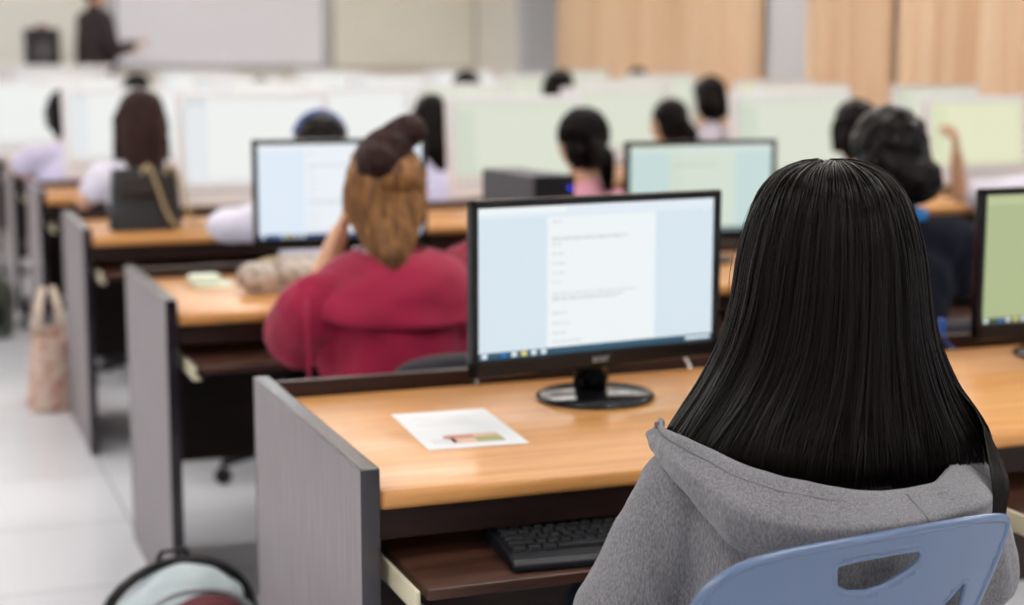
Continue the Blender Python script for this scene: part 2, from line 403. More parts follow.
# ------------------------------------------------------------------ white all-in-one computers
def aio_mesh(parent, W, H, tilt, scr, icons):
    z0 = .06
    M = Matrix.Translation((0, 0, z0)) @ Matrix.Rotation(-tilt, 4, 'X')
    f = MB(); f.box(-W / 2, W / 2, -.004, .034, 0, H, .008, 3, M)
    f.box(-W / 2 + .06, W / 2 - .06, .030, .055, .05, H - .05, .012, 3, M)
    f.build('casing', WHITEP, parent)
    s = MB(); s.box(-W / 2 + .03, W / 2 - .03, -.0055, -.003, .085, H - .028, 0, 1, M, 0)
    def q(a, b, c, d, mi):
        w_ = W - .06; h_ = H - .113
        s.box(-w_ / 2 + a * w_, -w_ / 2 + b * w_, -.0062, -.0050, .085 + c * h_, .085 + d * h_, 0, 1, M, mi)
    q(0.0, .999, .92, .999, 1); q(.16, .96, .06, .90, 1)
    if icons: q(.03, .07, .93, .98, 2); q(.10, .14, .93, .98, 2)
    s.build('screen', scr, parent)
    l = MB(); l.box(-W / 2 + .02, W / 2 - .02, -.0052, -.003, .052, .058, 0, 1, M); l.build('chin_strip', SILVER, parent)
    b = MB(); b.box(-.11, .11, -.07, .10, 0, .012, .004).box(-.045, .045, .02, .045, .008, .20, .006)
    b.build('stand', mat('dark_grey_stand', srgb(90, 90, 96), .4) if 'dark_grey_stand' not in bpy.data.materials else bpy.data.materials['dark_grey_stand'], parent)
SCH = {
 'w': [scr_mat('lit_white', (226, 230, 232)), scr_mat('lit_white2', (236, 238, 236)), scr_mat('lit_mark', (150, 168, 196))],
 'g': [scr_mat('lit_green', (206, 214, 198)), scr_mat('lit_green2', (218, 222, 206)), scr_mat('lit_mark2', (150, 168, 160))],
 'y': [scr_mat('lit_cream', (218, 222, 186)), scr_mat('lit_cream2', (226, 228, 196)), scr_mat('lit_mark3', (160, 160, 130))],
}
# (row index, x, y, rotation, height, scheme)
aios = [
 (2, 1.27, 6.06, 0, .425, 'w'), (2, 2.32, 6.06, 0, .40, 'g'), (2, 3.55, 6.02, 0, .41, 'g'), (2, 4.46, 6.00, R(6), .385, 'y'), (2, 5.45, 6.0, 0, .39, 'g'),
 (3, 1.03, 7.80, 0, .41, 'w'), (3, 2.12, 7.75, 0, .41, 'w'), (3, 3.55, 7.85, 0, .40, 'g'), (3, 4.66, 7.8, 0, .41, 'y'), (3, 5.52, 7.8, 0, .40, 'g'),
 (4, .73, 9.50, 0, .42, 'w'), (4, 2.02, 9.40, 0, .42, 'w'), (4, 3.25, 9.4, 0, .40, 'g'), (4, 4.35, 9.4, 0, .42, 'g'), (4, 5.40, 9.4, 0, .41, 'y'),
 (5, 1.15, 11.05, 0, .44, 'w'), (5, 2.20, 11.05, 0, .44, 'w'), (5, 3.26, 11.0, 0, .44, 'w'), (5, 4.34, 11.0, 0, .44, 'g'), (5, 5.35, 11.0, 0, .44, 'g'),
 (6, 1.15, 12.6, 0, .46, 'w'), (6, 2.20, 12.6, 0, .46, 'w'), (6, 3.26, 12.6, 0, .46, 'w'), (6, 4.34, 12.6, 0, .46, 'w'), (6, 5.35, 12.6, 0, .46, 'g')]
cnt = {}; cache = {}
for (r, x, y, rz, h, k) in aios:
    i = cnt.get(r, 0); cnt[r] = i + 1
    key = (round(h, 3), k)
    lab = 'white all-in-one computer ' + SEATN[i] + ROWN[r]
    if key in cache:
        t = copy_tree(cache[key]); t.location = (x, y, .751); t.rotation_euler = (0, 0, rz); t['label'] = lab
    else:
        t = thing('desktop_computer', lab, 'computer', (x, y, .751), rz, 'white all-in-one computers')
        aio_mesh(t, .58, h, R(6), SCH[k], k == 'w'); cache[key] = t

# ------------------------------------------------------------------ desk-top objects
# slim computer tower
pc = thing('computer_tower', 'slim dark grey computer tower standing on the second-row desk behind the nearest monitor', 'computer', (1.702, 4.175, .751), R(3))
m = MB(); m.box(-.06, .06, .012, .375, 0, .282, .003); m.build('case', mat('charcoal_steel', srgb(74, 74, 80), .5, var=.05), pc)
m = MB(); m.box(-.062, .062, -.006, .012, 0, .284, .005).box(-.05, .05, -.0075, -.005, .18, .215, .001); m.build('front_panel', BLACKP, pc)
MB().box(.040, .050, -.0085, -.005, .243, .252, .002).build('power_light', emis('blue_led', (.02, .05, 1), 2.0), pc)

# keyboard with keys
kb = thing('keyboard', 'black computer keyboard on the pulled-out tray in front of the grey-hooded girl', 'keyboard', (1.008, 2.125, .6415), R(-5)); kb.scale = (1.0, 1.16, 1.0)
m = MB(); m.prism([(-.078, 0), (.078, 0), (.078, .020), (.070, .026), (-.066, .015), (-.078, .010)], -.222, .222, 'x')
o = m.build('body', KEYB, kb)
bv = o.modifiers.new('b', 'BEVEL'); bv.width = .003; bv.segments = 2
km = {}
def key(wd):
    k = round(wd, 4)
    if k not in km:
        b = bmesh.new(); bmesh.ops.create_cube(b, size=1)
        for v in b.verts:
            tp = v.co.z > 0; sx = wd / 2 - (.0022 if tp else .0004); sy = .0082 - (.002 if tp else 0)
            v.co = V(math.copysign(sx, v.co.x), math.copysign(sy, v.co.y) + (.0006 if tp else 0), .0075 if tp else 0)
        bmesh.ops.bevel(b, geom=list(b.edges), offset=.0008, segments=1, affect='EDGES')
        me = bpy.data.meshes.new('key'); b.to_mesh(me); b.free(); me.materials.append(KEYM); km[k] = me
    return km[k]
u = .0186
rows = [[1.0] * 15, [1] * 13 + [2], [1.5] + [1] * 12 + [1.5], [1.75] + [1] * 11 + [2.25], [2.25] + [1] * 10 + [2.75], [1.25, 1.25, 1.25, 6.25, 1.25, 1.25, 1.25, 1.25]]
for i, rw in enumerate(rows):
    y = .058 - i * u; x = -.214
    zt = .0205 + (y + .066) / .136 * .0085 - .0075
    def put(wd, x):
        o = link('key', key(wd * u - .001), kb); o.location = (x + wd * u / 2, y, zt + .0015); o.rotation_euler = (R(4.6), 0, 0)
    for wd in rw: put(wd, x); x += wd * u
    if i in (1, 2, 3, 5): 
        for k in range(4): put(1, .088 + .012 + k * u * 1.02 + .02) if k < 4 else None

# flyer on the nearest desk
fl = MB()
def fq(pts, mi, z): fl.prism(pts, z, z + .0004, 'z', mi)
import_c = V(.845, 2.49, 0)
A = [V(.775, 2.645), V(.936, 2.61), V(.905, 2.343), V(.759, 2.37)]
# true rectangle fitted to the sheet
def rect(c, wd, hg, a, z, mi):
    ca, sa = math.cos(a), math.sin(a)
    fq([(c[0] + px * ca - py * sa, c[1] + px * sa + py * ca) for px, py in ((-wd / 2, -hg / 2), (wd / 2, -hg / 2), (wd / 2, hg / 2), (-wd / 2, hg / 2))], mi, z)
FA = R(-4)
def local(dx, dy): return (import_c.x + dx * math.cos(FA) - dy * math.sin(FA), import_c.y + dx * math.sin(FA) + dy * math.cos(FA))
rect(local(0, 0), .165, .27, FA, .7505, 0)
rect(local(.01, -.075), .085, .060, FA, .7507, 1); rect(local(.03, -.085), .045, .034, FA, .7509, 2); rect(local(-.015, -.062), .05, .02, FA, .7509, 3)
for k in range(6): rect(local(-.01, .03 + .014 * k), .11 - .012 * (k % 3), .003, FA, .7507, 4)
rect(local(-.045, -.085), .04, .03, FA, .7507, 4)
tag(fl.build('flyer', [mat('white_paper', srgb(212, 213, 214), .6), mat('print_tan', srgb(206, 172, 150), .6), mat('print_green', srgb(150, 150, 100), .6), mat('print_red', srgb(186, 120, 100), .6), mat('print_grey', srgb(200, 202, 204), .6)]),
    'white flyer with small reddish pictures lying on the nearest desk', 'paper')

# pencil case + papers on second desk
pc2 = thing('pencil_case', 'cream floral fabric pencil case on the second-row desk below the monitor', 'pencil case', (.955, 4.20, .751), R(18))
FLORAL = mat('floral_fabric', srgb(214, 204, 192), .8, col2=srgb(150, 132, 118), scale=38, detail=3)
m = MB(); m.cap((-.11, 0, .042), .040, (.11, 0, .042), .040); m.box(-.12, .12, -.03, .03, 0.006, .06)
m.remesh('pouch', FLORAL, .006, 5, pc2)
m = MB(); m.tube([(-.125, 0, .07), (-.06, 0, .086), (.06, 0, .087), (.125, 0, .07)], .003); m.build('zipper', GOLD, pc2, True)
m = MB(); m.box(0, .10, -.03, .05, 0, .002).box(.01, .11, -.02, .06, .002, .004, 0, 1, Matrix.Rotation(.2, 4, 'Z')).box(-.01, .07, .0, .05, .004, .028, .004)
o = m.build('note_pad', mat('pale_green_paper', srgb(222, 230, 212), .7)); o.location = (.735, 4.35, .7505)
tag(o, 'small pale note pad on the second-row desk left of the floral pencil case', 'note pad')

# black handbag with gold chain
hb = thing('handbag', 'black handbag with gold chain strap standing on the third-row desk', 'handbag', (.83, 5.90, .751), R(4))
m = MB(); m.grid(lambda u, v: ((lambda a, s: (s * .128 * math.copysign(abs(math.cos(a)) ** .4, math.cos(a)), (.06 - .02 * v) * math.copysign(abs(math.sin(a)) ** .5, math.sin(a)), .002 + v * .215))(2 * PI * u, 1 - .12 * v)), 32, 8, True)
m.box(-.115, .115, -.052, .052, .002, .012, .003)
m.box(-.108, .108, -.034, .034, .205, .214, .002)
m.build('body', mat('black_leather', (.012, .013, .016), .45, bump=.2, bscale=120), hb, True)
m = MB(); m.box(-.1, .1, -.066, -.050, .12, .20, .012); m.build('flap', mat('dark_olive_leather', srgb(40, 36, 32), .5), hb)
def chain(pts, nm):
    P = [V(*interp([(i / (len(pts) - 1), *p) for i, p in enumerate(pts)], k / 44)) for k in range(45)]
    c = MB()
    for i in range(44):
        a, b = P[i], P[i + 1]; d = (b - a).normalized(); c0 = (a + b) / 2
        sd = d.cross(V(0, 1, 0)) if i % 2 else d.cross(V(0, 1, 0)).cross(d)
        if sd.length < .01: sd = d.orthogonal()
        sd.normalize()
        L_ = (b - a).length * .75
        c.tube([c0 + d * L_ * math.cos(t) + sd * .006 * math.sin(t) for t in [2 * PI * k / 8 for k in range(8)]], .0025, 5, True)
    c.build(nm, GOLD, hb, True)
chain([(-.02, -.05, .20), (.0, -.075, .23), (.03, -.085, .15), (.06, -.09, .06), (.10, -.09, .012), (.16, -.09, .010)], 'chain_strap')
chain([(.06, -.05, .20), (.085, -.07, .235), (.115, -.08, .15), (.135, -.085, .06), (.17, -.085, .012), (.21, -.06, .010)], 'chain_strap')

# ------------------------------------------------------------------ chairs
def office_chair(x, y, rz, label, group='black office chairs'):
    t = thing('office_chair', label, 'chair', (x, y, 0), rz, group)
    m = MB(); m.box(-.22, .22, -.20, .24, .375, .432, .026, 4); m.build('seat', CHAIRBLK, t, True)
    m = MB()
    def bk(u, v):
        a = lerp(-1, 1, u); z = lerp(.50, .74, v); wd = .215 * (1 - .25 * max(0, v - .6) ** 1.5 * 2.5)
        return (a * wd, -.245 + .06 * (1 - a * a) * -1 + .02 - .03 * v, z - (.03 * a ** 4 * v))
    m.grid(bk, 17, 9); o = m.build('backrest', CHAIRBLK, t, True); solidify(o, .035, 0); subsurf(o, 1)
    m = MB(); m.tube([(0, -.05, .36), (0, -.24, .36), (0, -.32, .44), (0, -.325, .60)], .018, 8); m.build('back_bar', BLACKP, t, True)
    m = MB(); m.cone((0, 0, .10), .03, (0, 0, .25), .028).cone((0, 0, .25), .016, (0, 0, .37), .016).box(-.09, .09, -.1, .1, .345, .376, .006); m.build('gas_stem', BLACKP, t, True)
    b = MB(); b.cone((0, 0, .07), .04, (0, 0, .12), .035)
    for k in range(5):
        a = 2 * PI * k / 5 + R(54)
        b.cap((.03 * math.cos(a), .03 * math.sin(a), .10), .020, (.27 * math.cos(a), .27 * math.sin(a), .068), .014, 10, 1)
    b = b.build('star_base', BLACKP, t, True)
    for k in range(5):
        a = 2 * PI * k / 5 + R(54); c = MB()
        px, py = .275 * math.cos(a), .275 * math.sin(a)
        for s in (-1, 1): c.cone((px - s * .012 * math.sin(a), py + s * .012 * math.cos(a), .0265), .026, (px - s * .004 * math.sin(a), py + s * .004 * math.cos(a), .0265), .026, 14)
        c.cone((px, py, .03), .008, (px, py, .062), .008, 8)
        c.build('caster', BLACKP, b, True)
    return t

# ------------------------------------------------------------------ people
def hand_prims(b, wrist, d, n, size=1.0):
    """palm into b; d = finger direction, n = palm normal; returns finger extra MB"""
    d = V(*d).normalized(); n = V(*n); n = (n - d * n.dot(d)).normalized(); s = d.cross(n)
    w_ = V(*wrist)
    M = Matrix((s, d, n)).transposed().to_4x4()
    c = w_ + d * .045 * size
    b.ell(c, (.040 * size, .052 * size, .015 * size), M)
    return (w_, d, n, s, size)
def fingers(ex, H, curl=.5):
    w_, d, n, s, k = H
    for i, (off, ln) in enumerate(((-.030, .066), (-.010, .078), (.010, .074), (.029, .058))):
        p = w_ + d * (.082 - .006 * abs(i - 1.4)) * k + s * off * k; dd = d + s * off * 2.2; dd.normalize()
        pts = [p - dd * .02 * k, p]; cur = 0
        for j, fr in enumerate((.45, .32, .23)):
            cur += curl * (.5, .8, .6)[j]
            q = (dd * math.cos(cur) + n * math.sin(cur)); p = p + q * ln * fr * k; pts.append(p)
        ex.tube(pts, [.0095 * k, .0088 * k, .0082 * k, .0076 * k, .0058 * k], 8)
        ex.ell(pts[-1], .0058 * k, sub=1)
    p = w_ + d * .025 * k - s * .032 * k
    pts = [w_ + d * .02 * k - s * .015 * k, p, p + (d * .7 - s * .7 + n * .2) * .030 * k, p + (d * .95 - s * .75 + n * .5) * .052 * k]
    ex.tube(pts, [.013 * k, .012 * k, .010 * k, .007 * k], 8); ex.ell(pts[-1], .007 * k, sub=1)

def head_prims(b, hc, M, k=1.0):
    """skull, jaw, nose, ears; M rotates head-local (x right, y forward, z up)"""
    def P(x, y, z): return V(*hc) + M.to_3x3() @ V(x * k, y * k, z * k)
    def E(x, y, z, r): b.ell(P(x, y, z), tuple(a * k for a in r), M)
    E(0, -.008, .028, (.074, .094, .082)); E(0, .022, -.028, (.060, .068, .070)); E(0, .050, -.070, (.030, .030, .028))
    E(0, .093, -.012, (.010, .015, .022)); E(0, .103, -.024, (.013, .011, .010)); E(0, .080, .022, (.050, .014, .010))
    E(.074, -.002, -.012, (.010, .020, .032)); E(-.074, -.002, -.012, (.010, .020, .032))
    E(.036, .064, -.020, (.022, .020, .022)); E(-.036, .064, -.020, (.022, .020, .022))
    E(0, .086, -.050, (.022, .010, .006)); E(0, .084, -.060, (.019, .010, .006))
def face_parts(root, hc, M, k=1.0):
    def P(x, y, z): return V(*hc) + M.to_3x3() @ V(x * k, y * k, z * k)
    for s in (-1, 1):
        m = MB(); m.ell(P(.031 * s, .072, .004), .012 * k); o = m.build('eye', EYE, root, True)
        m = MB(); m.ell(P(.031 * s, .082, .004), .0055 * k, sub=1); m.build('iris', IRIS, o, True)
        m = MB(); m.ell(P(.031 * s, .083, .022), (.016 * k, .004 * k, .003 * k), M); m.build('eyebrow', HAIRD, root, True)
    m = MB(); m.ell(P(0, .0905, -.050), (.022 * k, .006 * k, .005 * k), M).ell(P(0, .0895, -.059), (.019 * k, .006 * k, .005 * k), M); m.build('lips', LIP, root, True)

def strands(name, matl, parent, path_fn, n, rad, seed, npts=16, seg=4, base=None):
    """n tapered hair locks; path_fn(rnd, i) -> list of points"""
    rnd = random.Random(seed); m = MB()
    for i in range(n):
        pts = path_fn(rnd, i)
        r0 = rad * rnd.uniform(.5, 1.5)
        L_ = len(pts)
        m.tube(pts, [r0 * (.6 if k == 0 else (1 if k < L_ - 3 else (.75, .45, .15)[k - L_ + 3])) for k in range(L_)], seg)
    return m

def seated(label, x, y, rz, shirt, pants, lean=.05, headfwd=.06, head_rot=(0, 0, 0), hz=1.115, sh=.165, armL=None, armR=None, sleeve=.55,
           hair='long', hairmat=None, voxel=.010, hairlen=.30, hs_=1.0, cdx=0, cdy=0, shdrop=0, curl=.3, chair=True, chair_label='', fingers_on=True, bulky=1.0, seat=.47, side=0.0):
    t = thing('person', label, 'person', (x, y, 0), rz)
    hairmat = hairmat or HAIRB
    nk = V(side, lean + .01, hz - .15); shc = V(side * .9, lean, hz - .215 - shdrop)
    hc = V(side * 1.1, lean + headfwd, hz)
    M = Matrix.Rotation(head_rot[2], 4, 'Z') @ Matrix.Rotation(head_rot[1], 4, 'Y') @ Matrix.Rotation(head_rot[0], 4, 'X')
    armL = armL or ((-.25, lean + .06, .80), (-.13, lean + .28, .818)); armR = armR or ((.25, lean + .06, .80), (.13, lean + .28, .818))
    b = MB()
    head_prims(b, hc, M)
    b.cap(shc + V(0, 0, .02), .050, hc - V(0, .01, .06), .048)
    b.ell((0, .0, .54), (.155, .12, .10)); b.cap((0, 0, .58), .115, (side * .5, lean * .6, .74), .115); b.ell(V(side * .8, lean, shc.z - .11), (.145, .095, .15))
    b.cap(shc + V(-sh + .03, 0, -.01), .05, shc + V(sh - .03, 0, -.01), .05)
    HN = []
    for s, arm in ((-1, armL), (1, armR)):
        S = shc + V(s * sh, 0, -.015); E_ = V(*arm[0]); W_ = V(*arm[1])
        b.cap(S, .046, E_, .034); b.cap(E_, .036, W_, .024)
        nrm = V(0, 0, -1) if len(arm) < 3 else V(*arm[2])
        HN.append(hand_prims(b, W_, (W_ - E_), nrm))
    for s in (-1, 1):
        b.cap((s * .085, .02, .53), .075, (s * .11, .42, .51), .055); b.cap((s * .11, .42, .50), .052, (s * .11, .36, .10), .036)
        b.cap((s * .11, .34, .045), .035, (s * .12, .50, .030), .028)
    ex = MB()
    if fingers_on:
        for h in HN: fingers(ex, h, curl)
    b.remesh('body', SKIN, voxel, 3, t, ex)
    face_parts(t, hc, M)
    # shirt
    g = MB(); e = .016 * bulky ** 3
    g.ell((0, 0, .56), (.165 * bulky, .13 * bulky, .10)); g.cap((0, 0, .475 + .115 + e), .115 + e, (side * .5, lean * .6, .74), .115 + e); g.ell(V(side * .8, lean, shc.z - .11), (.150 + e, .10 + e, .155))
    g.cap(shc + V(-sh + .03, 0, -.01), .05 + e, shc + V(sh - .03, 0, -.01), .05 + e)
    g.cap(shc + V(0, 0, 0), .07, shc + V(0, .005, .055), .052)
    for s, arm in ((-1, armL), (1, armR)):
        S = shc + V(s * sh, 0, -.015); E_ = V(*arm[0]); W_ = V(*arm[1])
        if sleeve <= 1: g.cap(S, .050 + e, S.lerp(E_, sleeve), .044 + e)
        else: g.cap(S, .050 + e, E_, .040 + e); g.cap(E_, .040 + e, E_.lerp(W_, sleeve - 1), .030 + e)
    g.remesh('shirt', shirt, voxel, 3, t, disp=.012, dscale=14)
    p = MB(); p.ell((0, .0, .53), (.17, .135, .085))
    for s in (-1, 1):
        p.cap((s * .085, .02, .53), .085, (s * .11, .42, .51), .064); p.cap((s * .11, .42, .50), .062, (s * .11, .36, .14), .046)
    p.remesh('trousers', pants, max(voxel, .013), 3, t)
    for s in (-1, 1):
        m = MB(); m.cap((s * .11, .33, .045), .042, (s * .12, .50, .036), .036); m.box(s * .115 - .04, s * .115 + .04, .29, .53, 0.001, .02, .008); m.remesh('shoe', SHOE, .011, 2, t)
    # hair
    def P(x_, y_, z_): return V(*hc) + M.to_3x3() @ V(x_, y_, z_)
    h = MB(); h.ell(P(0, -.022, .036), (.088, .100, .090), M)
    if hair in ('long', 'pony'): 
        h.ell(P(0, -.045, -.02), (.082, .070, .085), M)
    if hair == 'long':
        z1 = -hairlen
        h.cap(P(0, -.055, -.02), .078, V(hc.x, hc.y - .075, hc.z + z1 * .55), .072); h.cap(V(hc.x, hc.y - .075, hc.z + z1 * .55), .07, V(hc.x, hc.y - .095, hc.z + z1), .045)
        for s in (-1, 1): h.cap(P(s * .072, .0, .02), .028, V(hc.x + s * .085, hc.y - .02, hc.z + z1 * .6), .026)
    if hair == 'bob':
        h.ell(P(0, -.045, -.03), (.090, .075, .095), M); h.ell(P(0, -.06, -.085), (.075, .055, .05), M)
        for s in (-1, 1): h.cap(P(s * .074, .005, .02), .022, P(s * .072, .0, -.07), .018)
    if hair == 'pony':
        h.cap(P(0, -.10, .02), .03, P(.03, -.14, -.05), .038); h.cap(P(.03, -.14, -.05), .038, P(.05, -.12, -.15), .022)
    if hair == 'updo':
        h.ell(P(0, -.05, -.02), (.092, .080, .10), M); h.ell(P(.03, -.11, -.045), (.055, .05, .055), M); h.ell(P(0, -.065, -.08), (.07, .045, .04), M)
    if hair == 'bun':
        h.ell(P(.0, -.04, -.01), (.085, .075, .08), M)
    hair_o = h.remesh('hair', hairmat, .007 if voxel < .009 else .011, 2, t, disp=.006, dscale=40)
    if hs_ != 1:
        for v in hair_o.data.vertices: v.co = hc + (v.co - hc) * hs_
    # fine locks laid over the hair mass
    def pf(rnd, i):
        a = rnd.uniform(-PI * .80, PI * .80) - PI / 2
        pts = []
        for k in range(9):
            ph = R(12) + k / 8 * R(95)
            q = (.091 * math.sin(ph) * math.cos(a), -.024 + .103 * math.sin(ph) * math.sin(a), .036 + .093 * math.cos(ph) - .01 * (k / 8))
            pts.append(P(*q) + V(rnd.uniform(-1, 1), rnd.uniform(-1, 1), rnd.uniform(-1, 1)) * .0012)
        return pts
    if voxel <= .0085:
        sm = strands('hair_locks', hairmat, t, pf, 260, .0018, hash(x) % 99 if False else int(x * 100))
        sm.build('hair_locks', hairmat, t, True)
    if chair: office_chair(x + cdx, y - .02 + cdy, rz, chair_label or ('black office chair under the ' + label))
    return t, hc, M, P

SEATED = []
# maroon hoodie girl, second row
MX, MY = 1.045, 3.57
t, hc, M, P = seated('girl in a maroon hoodie with a dark bun over bleached hair, head on hand', MX, MY, 0, MAROON, DENIM, lean=.02, headfwd=.08,
    head_rot=(R(-8), 0, R(-6)), hs_=1.09, hz=1.035, sh=.185, armL=((-.192, .10, .715), (-.065, .18, .945), (1, 0, .3)), armR=((.25, .10, .85), (.12, .33, .83)), sleeve=1.14,
    hair='bun', hairmat=HAIRBL, voxel=.0075, bulky=1.36, side=.02, cdx=.11, cdy=-.03, shdrop=.02,
    chair_label='black office chair behind the nearest monitor, seating the girl in the maroon hoodie')
m = MB(); m.ell(P(-.016, -.045, .098), (.070, .066, .050), Matrix.Rotation(R(-28), 4, 'Y')).ell(P(.034, -.05, .140), (.044, .044, .038)).ell(P(-.034, -.072, .074), (.052, .052, .048))
m.ell(P(.012, -.05, .128), (.046, .045, .036))
bun = m.remesh('hair_bun', HAIRD, .005, 4, t, disp=.004, dscale=50)
for v in bun.data.vertices: v.co = hc + (v.co - hc) * 1.09 + V(.010, -.010, -.006)
def lowhair(rnd, i):
    a = rnd.uniform(-1.25, 1.25); tw = rnd.uniform(-.01, .01); end = rnd.uniform(.86, 1.0)
    pts = []
    dr = rnd.uniform(.92, 1.03)
    for k in range(12):
        s = k / 11 * end
        z = .085 - .285 * s
        rx = (.088 * math.sin(min(1, .45 + s * 1.8) * PI / 2)) * (1 - .80 * max(0, s - .40) / .60) * dr
        ry = (.098 * math.sin(min(1, .45 + s * 1.8) * PI / 2)) * (1 - .25 * max(0, s - .45) / .55) * dr
        pts.append(P(math.sin(a) * rx * 1.13 - .008 + tw * s, -.02 - math.cos(a) * ry - .15 * max(0, s - .35) ** 1.3, z + .03 * max(0, s - .5)))
    return pts
strands('x', HAIRBL, t, lowhair, 420, .0026, 4).build('hair_lengths', HAIRBL, t, True)
# dropped hood of the maroon hoodie
def hood_m(u, v):
    a = lerp(-2.5, 2.5, u)
    r = .075 + .150 * v ** .8 + .014 * math.sin(v * PI)
    z = lerp(.915, .795, v ** 1.1) - .02 * max(0, -math.sin(a)) * v - .030 * math.cos(a) * v + .012 * math.sin(v * PI * .9)
    n_ = .016 * noise.noise(V(a * 1.6 + v * 1.5, v * 4, 4)) * (.3 + v)
    return (.022 + math.sin(a) * (r * 1.02 + n_), .03 - math.cos(a) * (r * .83 + n_), z + .012 * math.sin(a * 2 + v * 4) * v)
m = MB(); m.tube([(-.215, -.10, .83), (-.222, -.125, .77), (-.218, -.13, .70), (-.22, -.12, .64)], .005, 8); m.build('drawstring', MAROON, t, True)
m = MB(); m.grid(hood_m, 50, 14); o = m.build('hood', MAROON, t, True); solidify(o, .008, 0); subsurf(o, 1)

# navy shirt student, second row
t, hc, M, P = seated('student in a navy shirt with blue collar and black pinned-up hair', 2.385, 3.55, R(-4), NAVY, DENIM, lean=.0, headfwd=.06, hs_=1.12, sh=.18, armR=((.20, .0, .80), (.10, .25, .83)),
    hz=1.10, hair='updo', voxel=.0085, sleeve=1.2, bulky=1.22, chair_label='black office chair seating the student in the navy shirt')
m = MB(); m.tube([P(.01 + .080 * math.sin(a), -.012 - .088 * math.cos(a), -.150 + .01 * math.cos(a)) for a in [R(-150 + 300 * k / 16) for k in range(17)]], .020, 8); m.build('collar', BLUECOL, t, True)
m = MB(); m.tube([P(.03 + .036 * math.cos(a), -.135 , -.04 + .036 * math.sin(a)) for a in [2 * PI * k / 14 for k in range(14)]], .012, 8, True); m.build('scrunchie', mat('black_scrunchie', (.01, .01, .012), .8), t, True)
# third row
t, hc, M, P = seated('student in a pink top with a low black ponytail, behind the nearest monitor', 2.27, 5.24, R(2), PINKM, DENIM, lean=.02, hz=1.06, hair='pony', voxel=.0085, sleeve=.8,
    chair_label='black office chair of the student in pink')
seated('student with a blue hairband mostly hidden behind the second-row monitor, white sleeve showing', 1.33, 5.22, 0, WSHIRT, DENIM, lean=.05, hz=1.055, hair='bob', sleeve=.95, cdx=-.13,
    armL=((-.33, .12, .81), (-.20, .36, .80)), chair_label='black office chair of the student behind the second-row left monitor')
o = [c for c in bpy.data.objects if c.get('label', '').startswith('student with a blue hairband')][0]
m = MB(); m.tube([(.088 * math.sin(a), .05 + .055, 1.07 + .09 * math.cos(a) + .02) for a in [R(-80 + 160 * k / 14) for k in range(15)]], .009, 8); m.build('hairband', BLUEHAIRBAND, o, True)
seated('student with short black hair in white, behind the navy-shirted student', 3.40, 5.24, 0, WSHIRT, DENIM, hz=1.085, hair='bob', chair_label='black office chair of the white-shirted student behind the navy-shirted one')
seated('student at the right edge raising a bare forearm toward the screen', 4.42, 5.32, R(6), WSHIRT, DENIM, hz=1.06, lean=.06, hair='bob', sleeve=.75, voxel=.0085,
    armL=((-.385, .24, .81), (-.445, .20, .98), (-.6, .6, 0)), curl=1.0, chair_label='black office chair at the right edge, third row')
# fourth row
seated('student with very long dark brown hair in white beside the black handbag', .99, 7.0, 0, WSHIRT, DENIM, hz=1.09, lean=.03, hair='long', hairlen=.40, hs_=1.16, hairmat=HAIRD, sleeve=.5,
    armL=((-.25, .05, .76), (-.20, .30, .78)), chair_label='black office chair of the long brown-haired student')
seated('student with straight black hair in lavender, right of the dark bun', 2.29, 7.0, 0, LAVSHIRT, DENIM, hz=1.08, hair='long', hairlen=.24, voxel=.012, chair_label='black office chair of the lavender-shirted student in the fourth row')
seated('student with black ponytail in white, left of a pair behind the mint screen', 3.51, 7.0, R(15), WSHIRT, DENIM, hz=1.05, hair='pony', voxel=.012, chair_label='black office chair of the ponytailed student, fourth row')
# fifth row
seated('student in a lavender shirt between two white computers at far left', .83, 8.62, 0, LAVSHIRT, DENIM, hz=1.08, hair='bob', voxel=.012, chair_label='black office chair of the student at far left, fifth row')
seated('student with black hair in white, right of a pair behind the mint screen', 4.53, 8.6, 0, WSHIRT, DENIM, hs_=1.15, hz=1.12, hair='updo', voxel=.012, chair_label='black office chair of the white-shirted student, fifth row')
# sixth row and beyond
seated('student with rounded black hair left of the tan curtain, in the sixth row', 4.24, 10.25, 0, WSHIRT, DENIM, hs_=1.2, hz=1.15, hair='bob', voxel=.014, chair_label='black office chair, sixth row')
seated('student whose narrow black head shows between far white computers', 3.58, 10.25, 0, LAVSHIRT, DENIM, hs_=1.1, hz=1.15, hair='long', hairlen=.2, voxel=.014, chair_label='black office chair, second farthest row centre')
seated('student whose dark head shows in front of the far curtain', 5.60, 11.9, 0, LAVSHIRT, DENIM, hz=1.17, hair='bob', voxel=.014, chair_label='black office chair, farthest row beside the curtain')
seated('student whose dark head just shows below the whiteboard', 2.20, 10.25, 0, WSHIRT, DENIM, hz=1.12, hair='bob', voxel=.014, chair_label='black office chair, second farthest row under the whiteboard')
seated('student whose small dark head shows right of the standing teacher', 1.43, 10.25, 0, WSHIRT, DENIM, hz=1.15, hair='bob', voxel=.014, chair_label='black office chair, second farthest row near the teacher')

